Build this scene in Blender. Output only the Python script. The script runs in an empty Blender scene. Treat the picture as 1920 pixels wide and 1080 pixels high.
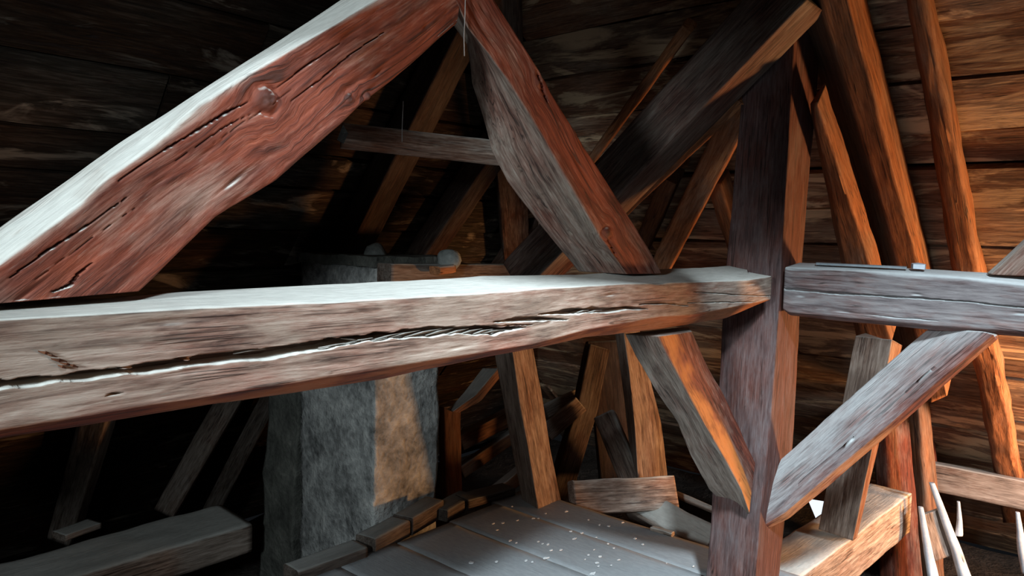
import bpy, math, random
import numpy as np
from mathutils import Vector, Matrix

# ------------------------------------------------------------------ camera, light, exposure
# World frame: +X runs along the long horizontal rail, +Y towards the left eave, Z up, deck top at z = 0.
FPX = 1400.0
EYE = np.array([0.0, 0.0, 1.25])
PITCH, ROLL, YAW = math.radians(4.3), math.radians(1.3), math.atan2(.656, .755)
_f0 = np.array([math.cos(YAW), math.sin(YAW), 0]); _r0 = np.array([math.sin(YAW), -math.cos(YAW), 0]); _z = np.array([0, 0, 1.0])
FW = math.cos(PITCH) * _f0 - math.sin(PITCH) * _z
_up = math.cos(PITCH) * _z + math.sin(PITCH) * _f0
CU = math.cos(ROLL) * _up - math.sin(ROLL) * _r0
CR = math.cos(ROLL) * _r0 + math.sin(ROLL) * _up

scene = bpy.context.scene
COL = scene.collection
cam_data = bpy.data.cameras.new('camera')
cam_data.sensor_width = 36.0
cam_data.lens = FPX / 1920 * 36.0
cam_data.clip_start = 0.02
cam = bpy.data.objects.new('camera', cam_data)
COL.objects.link(cam)
M = Matrix(((CR[0], CU[0], -FW[0], EYE[0]), (CR[1], CU[1], -FW[1], EYE[1]), (CR[2], CU[2], -FW[2], EYE[2]), (0, 0, 0, 1)))
cam.matrix_world = M
scene.camera = cam

scene.view_settings.view_transform = 'Standard'
scene.view_settings.look = 'None'
scene.view_settings.gamma = 1.0
scene.view_settings.use_curve_mapping = False
scene.view_settings.exposure = 0.0

world = bpy.data.worlds.new('world'); scene.world = world; world.use_nodes = True
world.node_tree.nodes['Background'].inputs[0].default_value = (0.75, 0.85, 1.0, 1)
world.node_tree.nodes['Background'].inputs[1].default_value = 0.006

def area_light(name, loc, target, energy, color, size, size_y=None, spread=180):
    l = bpy.data.lights.new(name, 'AREA'); l.energy = energy; l.color = color
    l.shape = 'RECTANGLE'; l.size = size; l.size_y = size_y or size; l.spread = math.radians(spread)
    o = bpy.data.objects.new(name, l); COL.objects.link(o)
    o.location = loc
    o.rotation_euler = (Vector(target) - Vector(loc)).to_track_quat('-Z', 'Y').to_euler()
    return o
# cool daylight from a skylight behind the left shoulder
area_light('window_daylight', (-1.6, 0.22, 1.72), (2.2, 1.35, 0.75), 22, (0.80, 0.93, 1.0), 0.30, 0.30, 90)
# second small skylight in the roof behind the camera, shining down on the deck and the corner post
area_light('skylight_daylight', (0.30, -0.50, 2.80), (2.25, .85, 0.35), 43, (0.78, 0.91, 1.0), 0.24, 0.24, 80)
# warm light from a lamp low on the right, beyond the frame
area_light('warm_lamp_light', (4.22, -1.0, 0.12), (4.05, 0.6, 1.05), 105, (1.0, 0.48, 0.18), 0.35, 0.35, 150)

# weak cool fill light added beyond the frame to lift the lower right
area_light('cool_fill_light', (3.0, -1.9, 1.0), (4.25, 0.6, -0.10), 11, (0.85, 0.93, 1.0), 0.4, 0.4, 55)

# ------------------------------------------------------------------ helpers
def ray(px, py): return FW + CR * (px - 960) / FPX - CU * (py - 540) / FPX
def PD(px, py, d): return EYE + ray(px, py) * d
def PL(px, py, ax, v):
    r = ray(px, py); return EYE + r * ((v - EYE[ax]) / r[ax])
def PY(px, py, v): return PL(px, py, 1, v)
def PX(px, py, v): return PL(px, py, 0, v)
def PZ(px, py, v): return PL(px, py, 2, v)
def PN(px, py, p0, n):
    r = ray(px, py); p0 = np.asarray(p0); n = np.asarray(n)
    return EYE + r * (((p0 - EYE) @ n) / (r @ n))
A = np.array
def unit(v): v = np.asarray(v, float); return v / np.linalg.norm(v)

def _hash(i, seed):
    x = (i[..., 0] * 374761393 + i[..., 1] * 668265263 + i[..., 2] * 2147483647 + seed * 1274126177) & 0xffffffff
    x = ((x ^ (x >> 13)) * 1274126177) & 0xffffffff
    return ((x ^ (x >> 16)) & 0xffff) / 65535.0 * 2 - 1
def vnoise(p, seed=0):
    p = np.asarray(p, float); i = np.floor(p).astype(np.int64); f = p - i; f = f * f * (3 - 2 * f)
    out = 0
    for dx in (0, 1):
        for dy in (0, 1):
            for dz in (0, 1):
                w = (f[..., 0] if dx else 1 - f[..., 0]) * (f[..., 1] if dy else 1 - f[..., 1]) * (f[..., 2] if dz else 1 - f[..., 2])
                out = out + w * _hash(i + A([dx, dy, dz]), seed)
    return out
def fbm(p, seed=0, o=3):
    s, a, t = 0, 1.0, 0
    p = np.asarray(p, float)
    for k in range(o):
        s = s + a * vnoise(p * 2 ** k, seed + k * 17); t += a; a *= .5
    return s / t

def resample(poly, n):
    poly = np.asarray(poly, float)
    seg = np.linalg.norm(np.diff(poly, axis=0), axis=1); c = np.concatenate([[0], np.cumsum(seg)]); c /= c[-1]
    t = np.linspace(0, 1, n)
    return np.stack([np.interp(t, c, poly[:, k]) for k in range(3)], 1)
def smooth_poly(p, it):
    for _ in range(it):
        q = p.copy(); q[1:-1] = .25 * p[:-2] + .5 * p[1:-1] + .25 * p[2:]; p = q
    return p

def link(name, me, mat=None, parent=None):
    o = bpy.data.objects.new(name, me); COL.objects.link(o)
    if mat is not None and not me.materials: me.materials.append(mat)
    if parent is not None: o.parent = parent
    return o
def tag(o, label=None, cat=None, group=None, kind=None):
    if label: o['label'] = label
    if cat: o['category'] = cat
    if group: o['group'] = group
    if kind: o['kind'] = kind
    return o
def empty(name, loc=(0, 0, 0), label=None, cat=None, group=None, kind=None):
    o = bpy.data.objects.new(name, None); COL.objects.link(o); o.location = loc; o.empty_display_size = .1
    return tag(o, label, cat, group, kind)
def part(o, parent):
    """parent keeping world place (parents are unrotated empties or meshes at the origin)"""
    o.parent = parent
    o.location = Vector(o.location) - Vector(parent.location)
    return o
def mesh_from(name, V, faces, smooth=True):
    me = bpy.data.meshes.new(name)
    me.from_pydata([tuple(v) for v in V], [], faces)
    if smooth: me.polygons.foreach_set('use_smooth', [True] * len(me.polygons))
    me.update(); return me
def set_attr(me, name, arr):
    at = me.attributes.new(name, 'FLOAT_VECTOR', 'POINT')
    at.data.foreach_set('vector', np.asarray(arr, np.float32).ravel())

SEED = [100]
def timber(name, edges, mat, n=90, m=10, r=.010, wane=.6, bow=.003, hew=.0022, grain=.0006, grey=0.0, tone=1.0,
           cracks=(), knots=(), nb=4, sm=2, parent=None, orange_tint=0.0, dust=1.0, dents=0):
    """A hewn timber lofted through 3-D edge polylines (ring order). grey/tone may be per-face lists."""
    SEED[0] += 7; sd = SEED[0]; rng = np.random.default_rng(sd)
    N = len(edges)
    C = np.stack([smooth_poly(resample(e, n), sm) for e in edges], 1)          # n,N,3
    ms = [m] * N if isinstance(m, int) else list(m)
    rs = [r] * N if not isinstance(r, (list, tuple)) else list(r)
    greys = [grey] * N if not isinstance(grey, (list, tuple)) else list(grey)
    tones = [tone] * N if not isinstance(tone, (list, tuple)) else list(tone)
    frs = [orange_tint] * N if not isinstance(orange_tint, (list, tuple)) else list(orange_tint); fcol = []
    axis = unit(C[-1].mean(0) - C[0].mean(0))
    s0 = (C.mean(1) - C[0].mean(0)) @ axis
    cols, fid, gcol, tcol = [], [], [], []
    for k in range(N):
        c = C[:, k]; pv = C[:, (k - 1) % N] - c; nx = C[:, (k + 1) % N] - c
        lp = np.linalg.norm(pv, axis=1); ln = np.linalg.norm(nx, axis=1)
        rr = rs[k] * (1 + wane * fbm(np.stack([s0 * 5, np.full(n, k * 9.3), np.full(n, sd * .37)], 1), sd, 3) * 1.6)
        rr = np.clip(rr, rs[k] * .25, rs[k] * 3)
        fp = np.minimum(rr / lp, .45)[:, None]; fn = np.minimum(rr / ln, .45)[:, None]
        a = c + pv * fp; b = c + nx * fn
        for j in range(nb):
            t = j / (nb - 1) if nb > 1 else .5
            cols.append((1 - t) ** 2 * a + 2 * t * (1 - t) * c + t * t * b)
            gcol.append(greys[(k - 1) % N] * (1 - t) + greys[k] * t); tcol.append(tones[(k - 1) % N] * (1 - t) + tones[k] * t)
            fid.append(-1); fcol.append(frs[(k - 1) % N] * (1 - t) + frs[k] * t)
        c2 = C[:, (k + 1) % N]; pv2 = c - c2; lp2 = np.linalg.norm(pv2, axis=1)
        rr2 = rs[(k + 1) % N]; e2 = c2 + pv2 * np.minimum(rr2 / lp2, .45)[:, None]
        for j in range(1, ms[k] + 1):
            t = j / (ms[k] + 1)
            cols.append(b * (1 - t) + e2 * t); fid.append(k); fcol.append(frs[k]); gcol.append(greys[k]); tcol.append(tones[k])
    P = np.stack(cols, 1); npn = P.shape[1]
    fid = np.array(fid); gcol = np.array(gcol); tcol = np.array(tcol)
    # normals
    ds = np.gradient(P, axis=0); du = np.roll(P, -1, 1) - np.roll(P, 1, 1)
    Nn = np.cross(ds, du); Nn /= np.maximum(np.linalg.norm(Nn, axis=2, keepdims=True), 1e-9)
    outw = P - P.mean(1, keepdims=True)
    flip = (Nn * outw).sum() < 0
    if flip: Nn = -Nn
    # local coordinates
    o0 = C[0].mean(0); ey = unit(C[0, 1] - C[0, 0] - axis * ((C[0, 1] - C[0, 0]) @ axis)); ez = np.cross(axis, ey)
    ctr = P.mean(1, keepdims=True)
    rel = P - ctr
    g = np.stack([(P - o0) @ axis, rel @ ey, rel @ ez], 2)
    G = g.copy()
    w_knot = np.zeros(P.shape[:2]); disp = np.zeros(P.shape[:2])
    off = rng.uniform(0, 30, 3)
    # bow (moves whole sections), hew facets, grain ridges
    bw = np.stack([fbm(np.stack([s0 * 1.3 + off[0], np.full(n, 3.1), np.full(n, .7 + k)], 1), sd + k, 2) for k in range(2)], 1) * bow
    env = np.clip(np.minimum(np.arange(n), n - 1 - np.arange(n)) / (.08 * n), 0, 1)[:, None]
    P = P + ((bw * env)[:, :1] * ey + (bw * env)[:, 1:] * ez)[:, None, :]
    disp += hew * fbm(g * A([7, 16, 16]) + off, sd + 3, 3)
    disp += grain * fbm(g * A([7, 110, 110]) + off, sd + 5, 3)
    for (kc, kr, kh) in knots:                               # centre, radius, height
        d = P - A(kc); d2 = (d * d).sum(2) * (1 + .45 * fbm(P * (.55 / kr), sd + 31, 3)) ** 2; e = np.exp(-d2 / (kr * kr)); e2 = np.exp(-d2 / (kr * 2.6) ** 2)
        w_knot = np.maximum(w_knot, np.clip(e * 1.5 - .35, 0, 1))
        disp += kh * e * (1 + .6 * fbm(P * (1.6 / kr), sd + 37, 2)) - kh * .8 * np.exp(-((np.sqrt(d2) - kr * 1.2) / (kr * .28)) ** 2) * (.5 + .9 * fbm(P * (1.1 / kr), sd + 33, 2))
        dl = np.stack([d @ ey, d @ ez], 2)
        G[..., 1:] -= dl * (e2 * .85)[..., None]
    rpit = np.zeros(P.shape[:2])
    for cr in cracks:                                         # face, 3-D path, half widths, depth
        pth = np.asarray(cr['path'], float); hw = np.asarray(cr['w'], float)
        msk = np.isin(fid, [cr['face']]) if cr.get('only', True) else np.ones(npn, bool)
        Q = P[:, msk]
        best = np.full(Q.shape[:2], 9.0); sgn = np.zeros(Q.shape[:2]); wid = np.full(Q.shape[:2], 1e-4)
        upv = A(cr.get('up', (0, 0, 1.0)))
        wq = fbm(np.stack([(Q - o0) @ axis * 22, Q[..., 2] * 0, Q[..., 2] * 0 + sd], 2), sd + 11, 3) * cr.get('wob', .0015)
        wv = wq[..., None] * upv
        for i in range(len(pth) - 1):
            ab = pth[i + 1] - pth[i]; L2 = ab @ ab
            t = np.clip(((Q - pth[i]) @ ab) / L2, 0, 1)
            cp = pth[i] + t[..., None] * ab; dv = Q - cp + wv; dd = np.linalg.norm(dv, axis=2)
            b = dd < best
            best = np.where(b, dd, best); sgn = np.where(b, dv @ upv, sgn); wid = np.where(b, hw[i] + (hw[i + 1] - hw[i]) * t, wid)
        jit = 1 + .5 * fbm(np.stack([(Q - o0) @ axis * 40, Q[..., 2] * 0, Q[..., 2] * 0 + sd], 2), sd + 9, 2)
        x = best / np.maximum(wid * jit, 1e-4)
        prof = np.where(sgn > 0, np.clip((1 - x) * 4, 0, 1), np.clip((1.0 - x) * cr.get('lip', 3.2), 0, 1))
        tmp = disp[:, msk]; tmp = tmp - cr['d'] * prof * np.clip(wid / hw.max() * 1.6, 0, 1); disp[:, msk] = tmp
    for _ in range(dents):
        i0, j0 = rng.integers(3, n - 3), rng.integers(0, npn)
        d = P - P[i0, j0]; da = d @ axis; dd = (d * d).sum(2) - da ** 2
        disp -= rng.uniform(.002, .005) * np.exp(-(da / rng.uniform(.01, .04)) ** 2 - dd / rng.uniform(.003, .007) ** 2)
    endf = np.clip(np.minimum(np.arange(n), n - 1 - np.arange(n)) / 2.0, .0, 1)[:, None]
    P = P + Nn * (disp * endf)[..., None]
    V = P.reshape(-1, 3)
    idx = np.arange(n * npn).reshape(n, npn)
    a = idx[:-1]; b = idx[1:]
    q = np.stack([a, np.roll(a, -1, 1), np.roll(b, -1, 1), b], 2).reshape(-1, 4)
    if not flip: q = q
    else: q = q[:, ::-1]
    faces = q.tolist()
    cap0 = idx[0].tolist(); cap1 = idx[-1].tolist()
    if flip: faces += [cap0, cap1[::-1]]
    else: faces += [cap0[::-1], cap1]
    me = mesh_from(name, V, faces)
    me.polygons[len(q)].use_smooth = False; me.polygons[len(q) + 1].use_smooth = False
    set_attr(me, 'g', (G + rng.uniform(0, 20, 3) * A([1, .13, .13])).reshape(-1, 3))
    gg = np.broadcast_to(gcol, (n, npn)); tt = np.broadcast_to(tcol, (n, npn))
    ff = np.broadcast_to(np.array(fcol), (n, npn))
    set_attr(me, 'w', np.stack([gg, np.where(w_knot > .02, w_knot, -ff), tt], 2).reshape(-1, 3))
    o = link(name, me, mat, parent)
    return o

def bar(name, a, b, w, h, facing, mat, **kw):
    """straight timber a->b; `facing` is roughly the normal of its h-wide side, w is its depth along that normal"""
    a, b = A(a, float), A(b, float); ax = unit(b - a)
    f = A(facing, float); f = unit(f - ax * (f @ ax)); s = np.cross(ax, f)
    w0, w1 = (w, w) if not isinstance(w, tuple) else w
    h0, h1 = (h, h) if not isinstance(h, tuple) else h
    mid = kw.pop('mid', None)
    ed = []
    for (i, j) in ((-1, 1), (1, 1), (1, -1), (-1, -1)):
        p = [a + s * i * h0 / 2 + f * j * w0 / 2]
        if mid is not None: p.append(A(mid) + s * i * (h0 + h1) / 4 + f * j * (w0 + w1) / 4)
        p.append(b + s * i * h1 / 2 + f * j * w1 / 2); ed.append(p)
    kw.setdefault('n', 40); kw.setdefault('m', 5); kw.setdefault('nb', 3); kw.setdefault('grain', .0004)
    return timber(name, ed, mat, **kw)

# ------------------------------------------------------------------ materials
class NT:
    def __init__(s, mat): s.t = mat.node_tree; s.t.nodes.clear()
    def n(s, typ, **kw):
        nd = s.t.nodes.new(typ)
        for k, v in kw.items(): setattr(nd, k, v)
        return nd
    def l(s, a, b): s.t.links.new(a, b)
    def put(s, sock, v):
        if hasattr(v, 'is_output'): s.l(v, sock)
        else: sock.default_value = v
    def math(s, op, a, b=0.0, c=None, clamp=False):
        nd = s.n('ShaderNodeMath', operation=op, use_clamp=clamp); s.put(nd.inputs[0], a); s.put(nd.inputs[1], b)
        if c is not None: s.put(nd.inputs[2], c)
        return nd.outputs[0]
    def mix(s, f, a, b, blend='MIX'):
        nd = s.n('ShaderNodeMix', data_type='RGBA', blend_type=blend); s.put(nd.inputs[0], f)
        for i, v in ((6, a), (7, b)):
            if isinstance(v, tuple): v = (*v, 1) if len(v) == 3 else v
            s.put(nd.inputs[i], v)
        return nd.outputs[2]
    def noise(s, vec, scale=1.0, detail=3, rough=.55, dist=0.0):
        nd = s.n('ShaderNodeTexNoise'); s.l(vec, nd.inputs['Vector'])
        nd.inputs['Scale'].default_value = scale; nd.inputs['Detail'].default_value = detail
        nd.inputs['Roughness'].default_value = rough; nd.inputs['Distortion'].default_value = dist
        return nd.outputs['Fac']
    def map(s, vec, scale):
        nd = s.n('ShaderNodeMapping'); s.l(vec, nd.inputs['Vector']); nd.inputs['Scale'].default_value = scale; return nd.outputs[0]
    def ramp(s, f, stops):
        nd = s.n('ShaderNodeValToRGB'); s.l(f, nd.inputs[0]); el = nd.color_ramp.elements
        while len(el) < len(stops): el.new(.5)
        for e, (p, c) in zip(el, stops): e.position = p; e.color = (*c, 1) if len(c) == 3 else c
        return nd.outputs[0]
    def mr(s, v, a, b, c=0.0, d=1.0):
        nd = s.n('ShaderNodeMapRange', interpolation_type='SMOOTHSTEP'); s.put(nd.inputs[0], v)
        for i, x in enumerate((a, b, c, d)): nd.inputs[i + 1].default_value = x
        return nd.outputs[0]

def new_mat(name):
    m = bpy.data.materials.new(name); m.use_nodes = True
    return m, NT(m)

def wood(name, red=((.035, .011, .008), (.165, .041, .023), (.30, .080, .042)), gry=((.075, .056, .046), (.245, .190, .152), (.42, .35, .295)),
         dustc=(.60, .60, .55), dust_lo=.45, dust_hi=.85, dust_amt=1.0, patch=.0, patchc=(.45, .38, .28), bump=.6, rough=.72, spec=.25, plo=.50):
    m, t = new_mat(name)
    at = t.n('ShaderNodeAttribute', attribute_name='g'); g = at.outputs['Vector']
    aw = t.n('ShaderNodeAttribute', attribute_name='w'); sp = t.n('ShaderNodeSeparateXYZ'); t.l(aw.outputs['Vector'], sp.inputs[0])
    grey, knot, tone = sp.outputs
    fine = t.noise(t.map(g, (13, 170, 170)), 1, 5, .65, .4)
    mid = t.noise(t.map(g, (4.0, 42, 42)), 1, 5, .62, .8)
    blot = t.noise(t.map(g, (3.5, 8, 8)), 1, 4, .6)
    speck = t.noise(t.map(g, (28, 75, 75)), 1, 3, .6)
    hair = t.noise(t.map(g, (1.4, 60, 60)), 1, 2, .5, .4)
    k = t.math('ADD', t.math('MULTIPLY', mid, .55), t.math('MULTIPLY', fine, .45))
    cr = t.ramp(k, [(.34, red[0]), (.50, red[1]), (.66, red[2])])
    cg = t.ramp(k, [(.34, gry[0]), (.49, gry[1]), (.66, gry[2])])
    fleck = t.mr(t.noise(t.map(g, (22, 190, 190)), 1, 3, .6, .3), .60, .72)
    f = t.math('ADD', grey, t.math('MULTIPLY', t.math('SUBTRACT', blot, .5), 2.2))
    f = t.math('ADD', f, t.math('MULTIPLY', fleck, .30))
    f = t.math('ADD', f, t.math('MULTIPLY', t.math('SUBTRACT', fine, .5), .9))
    f = t.math('ADD', f, t.math('MULTIPLY', t.math('SUBTRACT', speck, .5), .5), clamp=True)
    c = t.mix(f, cr, cg)
    if patch > 0:
        pf = t.math('MULTIPLY', t.mr(t.noise(t.map(g, (2.2, 9, 9)), 1, 5, .65, .8), plo, plo + .12), patch)
        c = t.mix(pf, c, patchc)
    # dark hairline checks
    hl = t.mr(t.math('ABSOLUTE', t.math('SUBTRACT', hair, .5)), .006, .022)
    hl2 = t.math('MAXIMUM', hl, t.mr(blot, .40, .52))
    c = t.mix(t.math('MULTIPLY', t.math('SUBTRACT', 1.0, hl2), .75), c, (.018, .012, .010))
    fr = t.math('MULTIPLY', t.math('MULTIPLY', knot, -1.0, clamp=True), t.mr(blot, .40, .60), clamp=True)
    c = t.mix(t.math('MULTIPLY', fr, t.mr(k, .36, .50, .45, 1.0)), c, (.56, .19, .042))  # per-face orange tint, in places painted warm light
    # knots
    c = t.mix(t.math('MULTIPLY', knot, .9, clamp=True), c, t.ramp(speck, [(.35, (.02, .012, .012)), (.55, (.09, .035, .025)), (.72, (.33, .10, .035))]))
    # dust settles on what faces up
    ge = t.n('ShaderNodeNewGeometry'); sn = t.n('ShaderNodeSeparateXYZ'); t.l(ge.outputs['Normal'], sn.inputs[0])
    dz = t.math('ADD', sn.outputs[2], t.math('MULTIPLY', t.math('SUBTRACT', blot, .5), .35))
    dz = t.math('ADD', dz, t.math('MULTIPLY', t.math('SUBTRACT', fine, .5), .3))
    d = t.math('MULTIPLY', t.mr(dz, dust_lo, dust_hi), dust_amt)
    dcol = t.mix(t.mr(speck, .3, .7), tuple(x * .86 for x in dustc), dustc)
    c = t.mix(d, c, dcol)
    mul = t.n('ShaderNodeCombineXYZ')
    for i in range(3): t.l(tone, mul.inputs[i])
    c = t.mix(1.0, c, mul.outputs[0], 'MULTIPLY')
    bs = t.n('ShaderNodeBsdfPrincipled'); t.l(c, bs.inputs['Base Color'])
    bs.inputs['Roughness'].default_value = rough; bs.inputs['Specular IOR Level'].default_value = spec
    h = t.math('ADD', t.math('MULTIPLY', fine, .5), t.math('MULTIPLY', mid, .6))
    h = t.math('ADD', h, t.math('MULTIPLY', hl2, .5)); h = t.math('ADD', h, t.math('MULTIPLY', speck, .35))
    bp = t.n('ShaderNodeBump'); bp.inputs['Strength'].default_value = bump; bp.inputs['Distance'].default_value = .006
    t.l(h, bp.inputs['Height']); t.l(bp.outputs[0], bs.inputs['Normal'])
    out = t.n('ShaderNodeOutputMaterial'); t.l(bs.outputs[0], out.inputs[0])
    return m

def simple(name, stops, scale=6, rough=.85, bump=.4, dist=.02, detail=6, second=None):
    m, t = new_mat(name)
    tc = t.n('ShaderNodeTexCoord'); v = tc.outputs['Object']
    n1 = t.noise(v, scale, detail, .62, .3); n2 = t.noise(v, scale * 6, 4, .6)
    k = t.math('ADD', t.math('MULTIPLY', n1, .7), t.math('MULTIPLY', n2, .3))
    c = t.ramp(k, stops)
    bs = t.n('ShaderNodeBsdfPrincipled'); t.l(c, bs.inputs['Base Color']); bs.inputs['Roughness'].default_value = rough
    bs.inputs['Specular IOR Level'].default_value = .2
    bp = t.n('ShaderNodeBump'); bp.inputs['Strength'].default_value = bump; bp.inputs['Distance'].default_value = dist
    t.l(k, bp.inputs['Height']); t.l(bp.outputs[0], bs.inputs['Normal'])
    out = t.n('ShaderNodeOutputMaterial'); t.l(bs.outputs[0], out.inputs[0])
    return m

MW = wood('old_timber')
MWD = wood('cool_dusty_timber', gry=((.085, .070, .074), (.205, .180, .182), (.33, .305, .30)), dust_lo=.12, dust_hi=.75, dustc=(.50, .53, .53))
MWP = wood('post_timber', red=((.045, .018, .015), (.135, .046, .034), (.21, .078, .055)), gry=((.08, .064, .066), (.155, .128, .130), (.24, .21, .21)))
MWB = wood('background_timber', red=((.03, .012, .008), (.12, .045, .022), (.22, .09, .045)), dust_amt=.8, bump=.5)
MWO = wood('softwood_rafter', red=((.07, .025, .010), (.26, .10, .040), (.40, .17, .07)), gry=((.06, .04, .03), (.16, .11, .08), (.28, .21, .16)), dust_amt=.6, bump=.5)
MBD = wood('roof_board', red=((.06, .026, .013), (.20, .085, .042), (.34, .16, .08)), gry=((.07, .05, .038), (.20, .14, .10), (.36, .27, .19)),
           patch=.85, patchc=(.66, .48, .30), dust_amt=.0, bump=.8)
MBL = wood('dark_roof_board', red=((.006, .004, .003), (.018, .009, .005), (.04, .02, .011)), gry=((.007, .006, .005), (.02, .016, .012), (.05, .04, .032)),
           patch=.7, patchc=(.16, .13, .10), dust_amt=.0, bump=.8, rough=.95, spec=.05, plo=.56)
MDK = wood('dusty_deck', red=((.10, .10, .10), (.17, .17, .165), (.23, .23, .22)), gry=((.10, .10, .10), (.17, .17, .165), (.23, .23, .22)),
           dustc=(.37, .39, .40), dust_amt=.85, bump=.3)
MPL = simple('lime_plaster', [(.34, (.05, .05, .047)), (.45, (.18, .18, .17)), (.55, (.32, .32, .30)), (.68, (.50, .49, .45))], 5.5, .9, 1.0, .04)
MPD = simple('sooty_plaster', [(.3, (.03, .03, .026)), (.55, (.10, .10, .085)), (.8, (.22, .21, .18))], 7, .95, .9, .03)
MST = simple('grey_stone', [(.3, (.08, .085, .08)), (.7, (.24, .25, .23))], 9, .9, .7, .02)
MRB = simple('rubble_fill', [(.3, (.012, .010, .008)), (.7, (.07, .055, .045))], 8, .95, 1.0, .05)
MCH = simple('plaster_flake', [(.3, (.62, .63, .62)), (.7, (.85, .86, .86))], 20, .8, .2, .005)
MWH = simple('pale_cloth', [(.3, (.34, .38, .43)), (.7, (.60, .65, .70))], 12, .7, .3, .01)
MTH = simple('grey_string', [(.3, (.16, .14, .13)), (.7, (.30, .27, .25))], 30, .8, .2, .005)
MLT = simple('grey_lath', [(.3, (.16, .19, .21)), (.7, (.30, .34, .36))], 14, .7, .3, .01)
MSL = simple('dark_slot', [(.3, (.010, .008, .007)), (.7, (.02, .015, .012))], 30, .9, .2, .005)

# ------------------------------------------------------------------ roof shell (setting)
YL, ZL, SL = 4.25, -.22, 1.2           # left slope: z = ZL + SL*(YL - y)
XE, ZE, SE = 5.10, -.22, .92           # end slope:  z = ZE + SE*(XE - x)
rnd = random.Random(5)
def plank(name, c, u, v, nrm, mat, thick, parent, seed):
    """board with 4 corners c (start-low, end-low, end-high, start-high) on the visible face"""
    rng = np.random.default_rng(seed); n = 7
    lo = np.linspace(c[0], c[1], n); hi = np.linspace(c[3], c[2], n)
    wob = rng.normal(0, .0035, (n, 4))
    nrm = A(nrm); vv = A(v)
    ring = np.stack([lo + vv * wob[:, :1], hi + vv * wob[:, 1:2], hi + vv * wob[:, 1:2] - nrm * thick, lo + vv * wob[:, :1] - nrm * thick], 1)
    ring[:, :2] += (nrm * wob[:, 2:3] * .8)[:, None]
    V = ring.reshape(-1, 3); f = []
    for i in range(n - 1):
        for k in range(4):
            f.append((i * 4 + k, i * 4 + (k + 1) % 4, (i + 1) * 4 + (k + 1) % 4, (i + 1) * 4 + k))
    f += [(3, 2, 1, 0), tuple((n - 1) * 4 + k for k in range(4))]
    me = mesh_from(name, V, f, False)
    gu = V @ A(u); gv = V @ vv; gn = V @ nrm
    off = rng.uniform(0, 20, 3)
    set_attr(me, 'g', np.stack([gu, gv, gn], 1) + off)
    tone = rng.uniform(.65, 1.3)
    set_attr(me, 'w', np.tile([rng.uniform(.1, .9), 0, tone], (len(V), 1)))
    import bmesh
    bm = bmesh.new(); bm.from_mesh(me); bmesh.ops.recalc_face_normals(bm, faces=bm.faces); bm.to_mesh(me); bm.free()
    return link(name, me, mat, parent)

def roof_slope(rootname, axis, a0, a1, mat, seed, lo_w, hi_w, nmax, clip):
    root = empty(rootname, kind='structure'); rng = random.Random(seed)
    if axis == 0: u = A([1., 0, 0]); v = unit([0, -1, SL]); nrm = unit([0, -SL, -1]); base = A([0, YL, ZL])
    else: u = A([0, 1., 0]); v = unit([-1, 0, SE]); nrm = unit([-SE, 0, -1]); base = A([XE, 0, ZE])
    t = -.75
    for row in range(nmax):
        wd = rng.uniform(lo_w, hi_w); gap = rng.uniform(.007, .017)
        lim = clip(base + v * (t + wd))
        x = a0 - rng.uniform(0, 1.2)
        while x < min(a1, lim):
            L = rng.uniform(1.6, 3.2); x2 = min(x + L, min(a1, lim))
            if x2 - x > .08:
                dp = nrm * rng.uniform(-.012, .012)
                tl = rng.uniform(-.004, .004)
                cs = [base + u * x + v * t + dp, base + u * (x2 - .006) + v * (t + tl) + dp,
                      base + u * (x2 - .006) + v * (t + wd - gap + tl) + dp, base + u * x + v * (t + wd - gap) + dp]
                plank('roof_board', cs, u, v, nrm, mat, .026, root, rng.randrange(10 ** 6))
            x = x2
        t += wd
    # dark roofing felt behind the boards closes the gaps
    return root
hip = lambda p: None
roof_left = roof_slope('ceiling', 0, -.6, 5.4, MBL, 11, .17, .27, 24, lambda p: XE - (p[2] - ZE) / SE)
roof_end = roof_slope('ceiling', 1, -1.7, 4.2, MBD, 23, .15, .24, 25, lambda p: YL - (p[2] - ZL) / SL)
for (nm, pts, nrm) in (('roof_covering', [(-1.8, YL, ZL), (5.4, YL, ZL)], (0, -SL, -1)), ('roof_covering', [(XE, -2.9, ZE), (XE, 4.2, ZE)], (-SE, 0, -1))):
    nv = unit(nrm); v = unit([0, -1, SL]) if nm and nrm[0] == 0 else unit([-1, 0, SE])
    p = [A(q) - nv * .05 for q in pts]; q4 = [p[0] - v * .8, p[1] - v * .8, p[1] + v * 5.2, p[0] + v * 5.2]
    V = q4 + [x - nv * .03 for x in q4]
    me = mesh_from(nm, V, [(0, 1, 2, 3), (7, 6, 5, 4), (0, 4, 5, 1), (1, 5, 6, 2), (2, 6, 7, 3), (3, 7, 4, 0)], False)
    link(nm, me, MSL, roof_left if nrm[0] == 0 else roof_end)
# unseen timbers added to keep daylight off the upper corner and the flue
bar('light_blocker_beam', (2.05, -.80, 2.28), (.12, 1.25, 2.26), .20, .26, (-.7, -.7, 0), MWB, n=24, parent=roof_left)
bar('light_blocker_beam', (1.12, .19, 2.00), (.45, .90, 2.00), .18, .22, (-.7, -.7, 0), MWB, n=24, parent=roof_left)
bar('light_blocker_beam', (2.05, -.80, 2.53), (-.02, 1.40, 2.50), .20, .24, (-.7, -.7, 0), MWB, n=24, parent=roof_left)
bar('light_blocker_beam', (0.0, -.75, 1.66), (0.0, .60, 1.66), .16, .30, (1, 0, 0), MWB, n=24, parent=roof_left)
bar('light_blocker_beam', (0.0, -.75, 1.93), (0.0, 1.12, 1.95), .16, .34, (1, 0, 0), MWB, n=24, parent=roof_left)
bar('light_blocker_strut', (0, .95, 1.95), (0, 2.45, .78), .18, .34, (-1, 0, 0), MWB, n=24, parent=roof_left)
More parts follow.
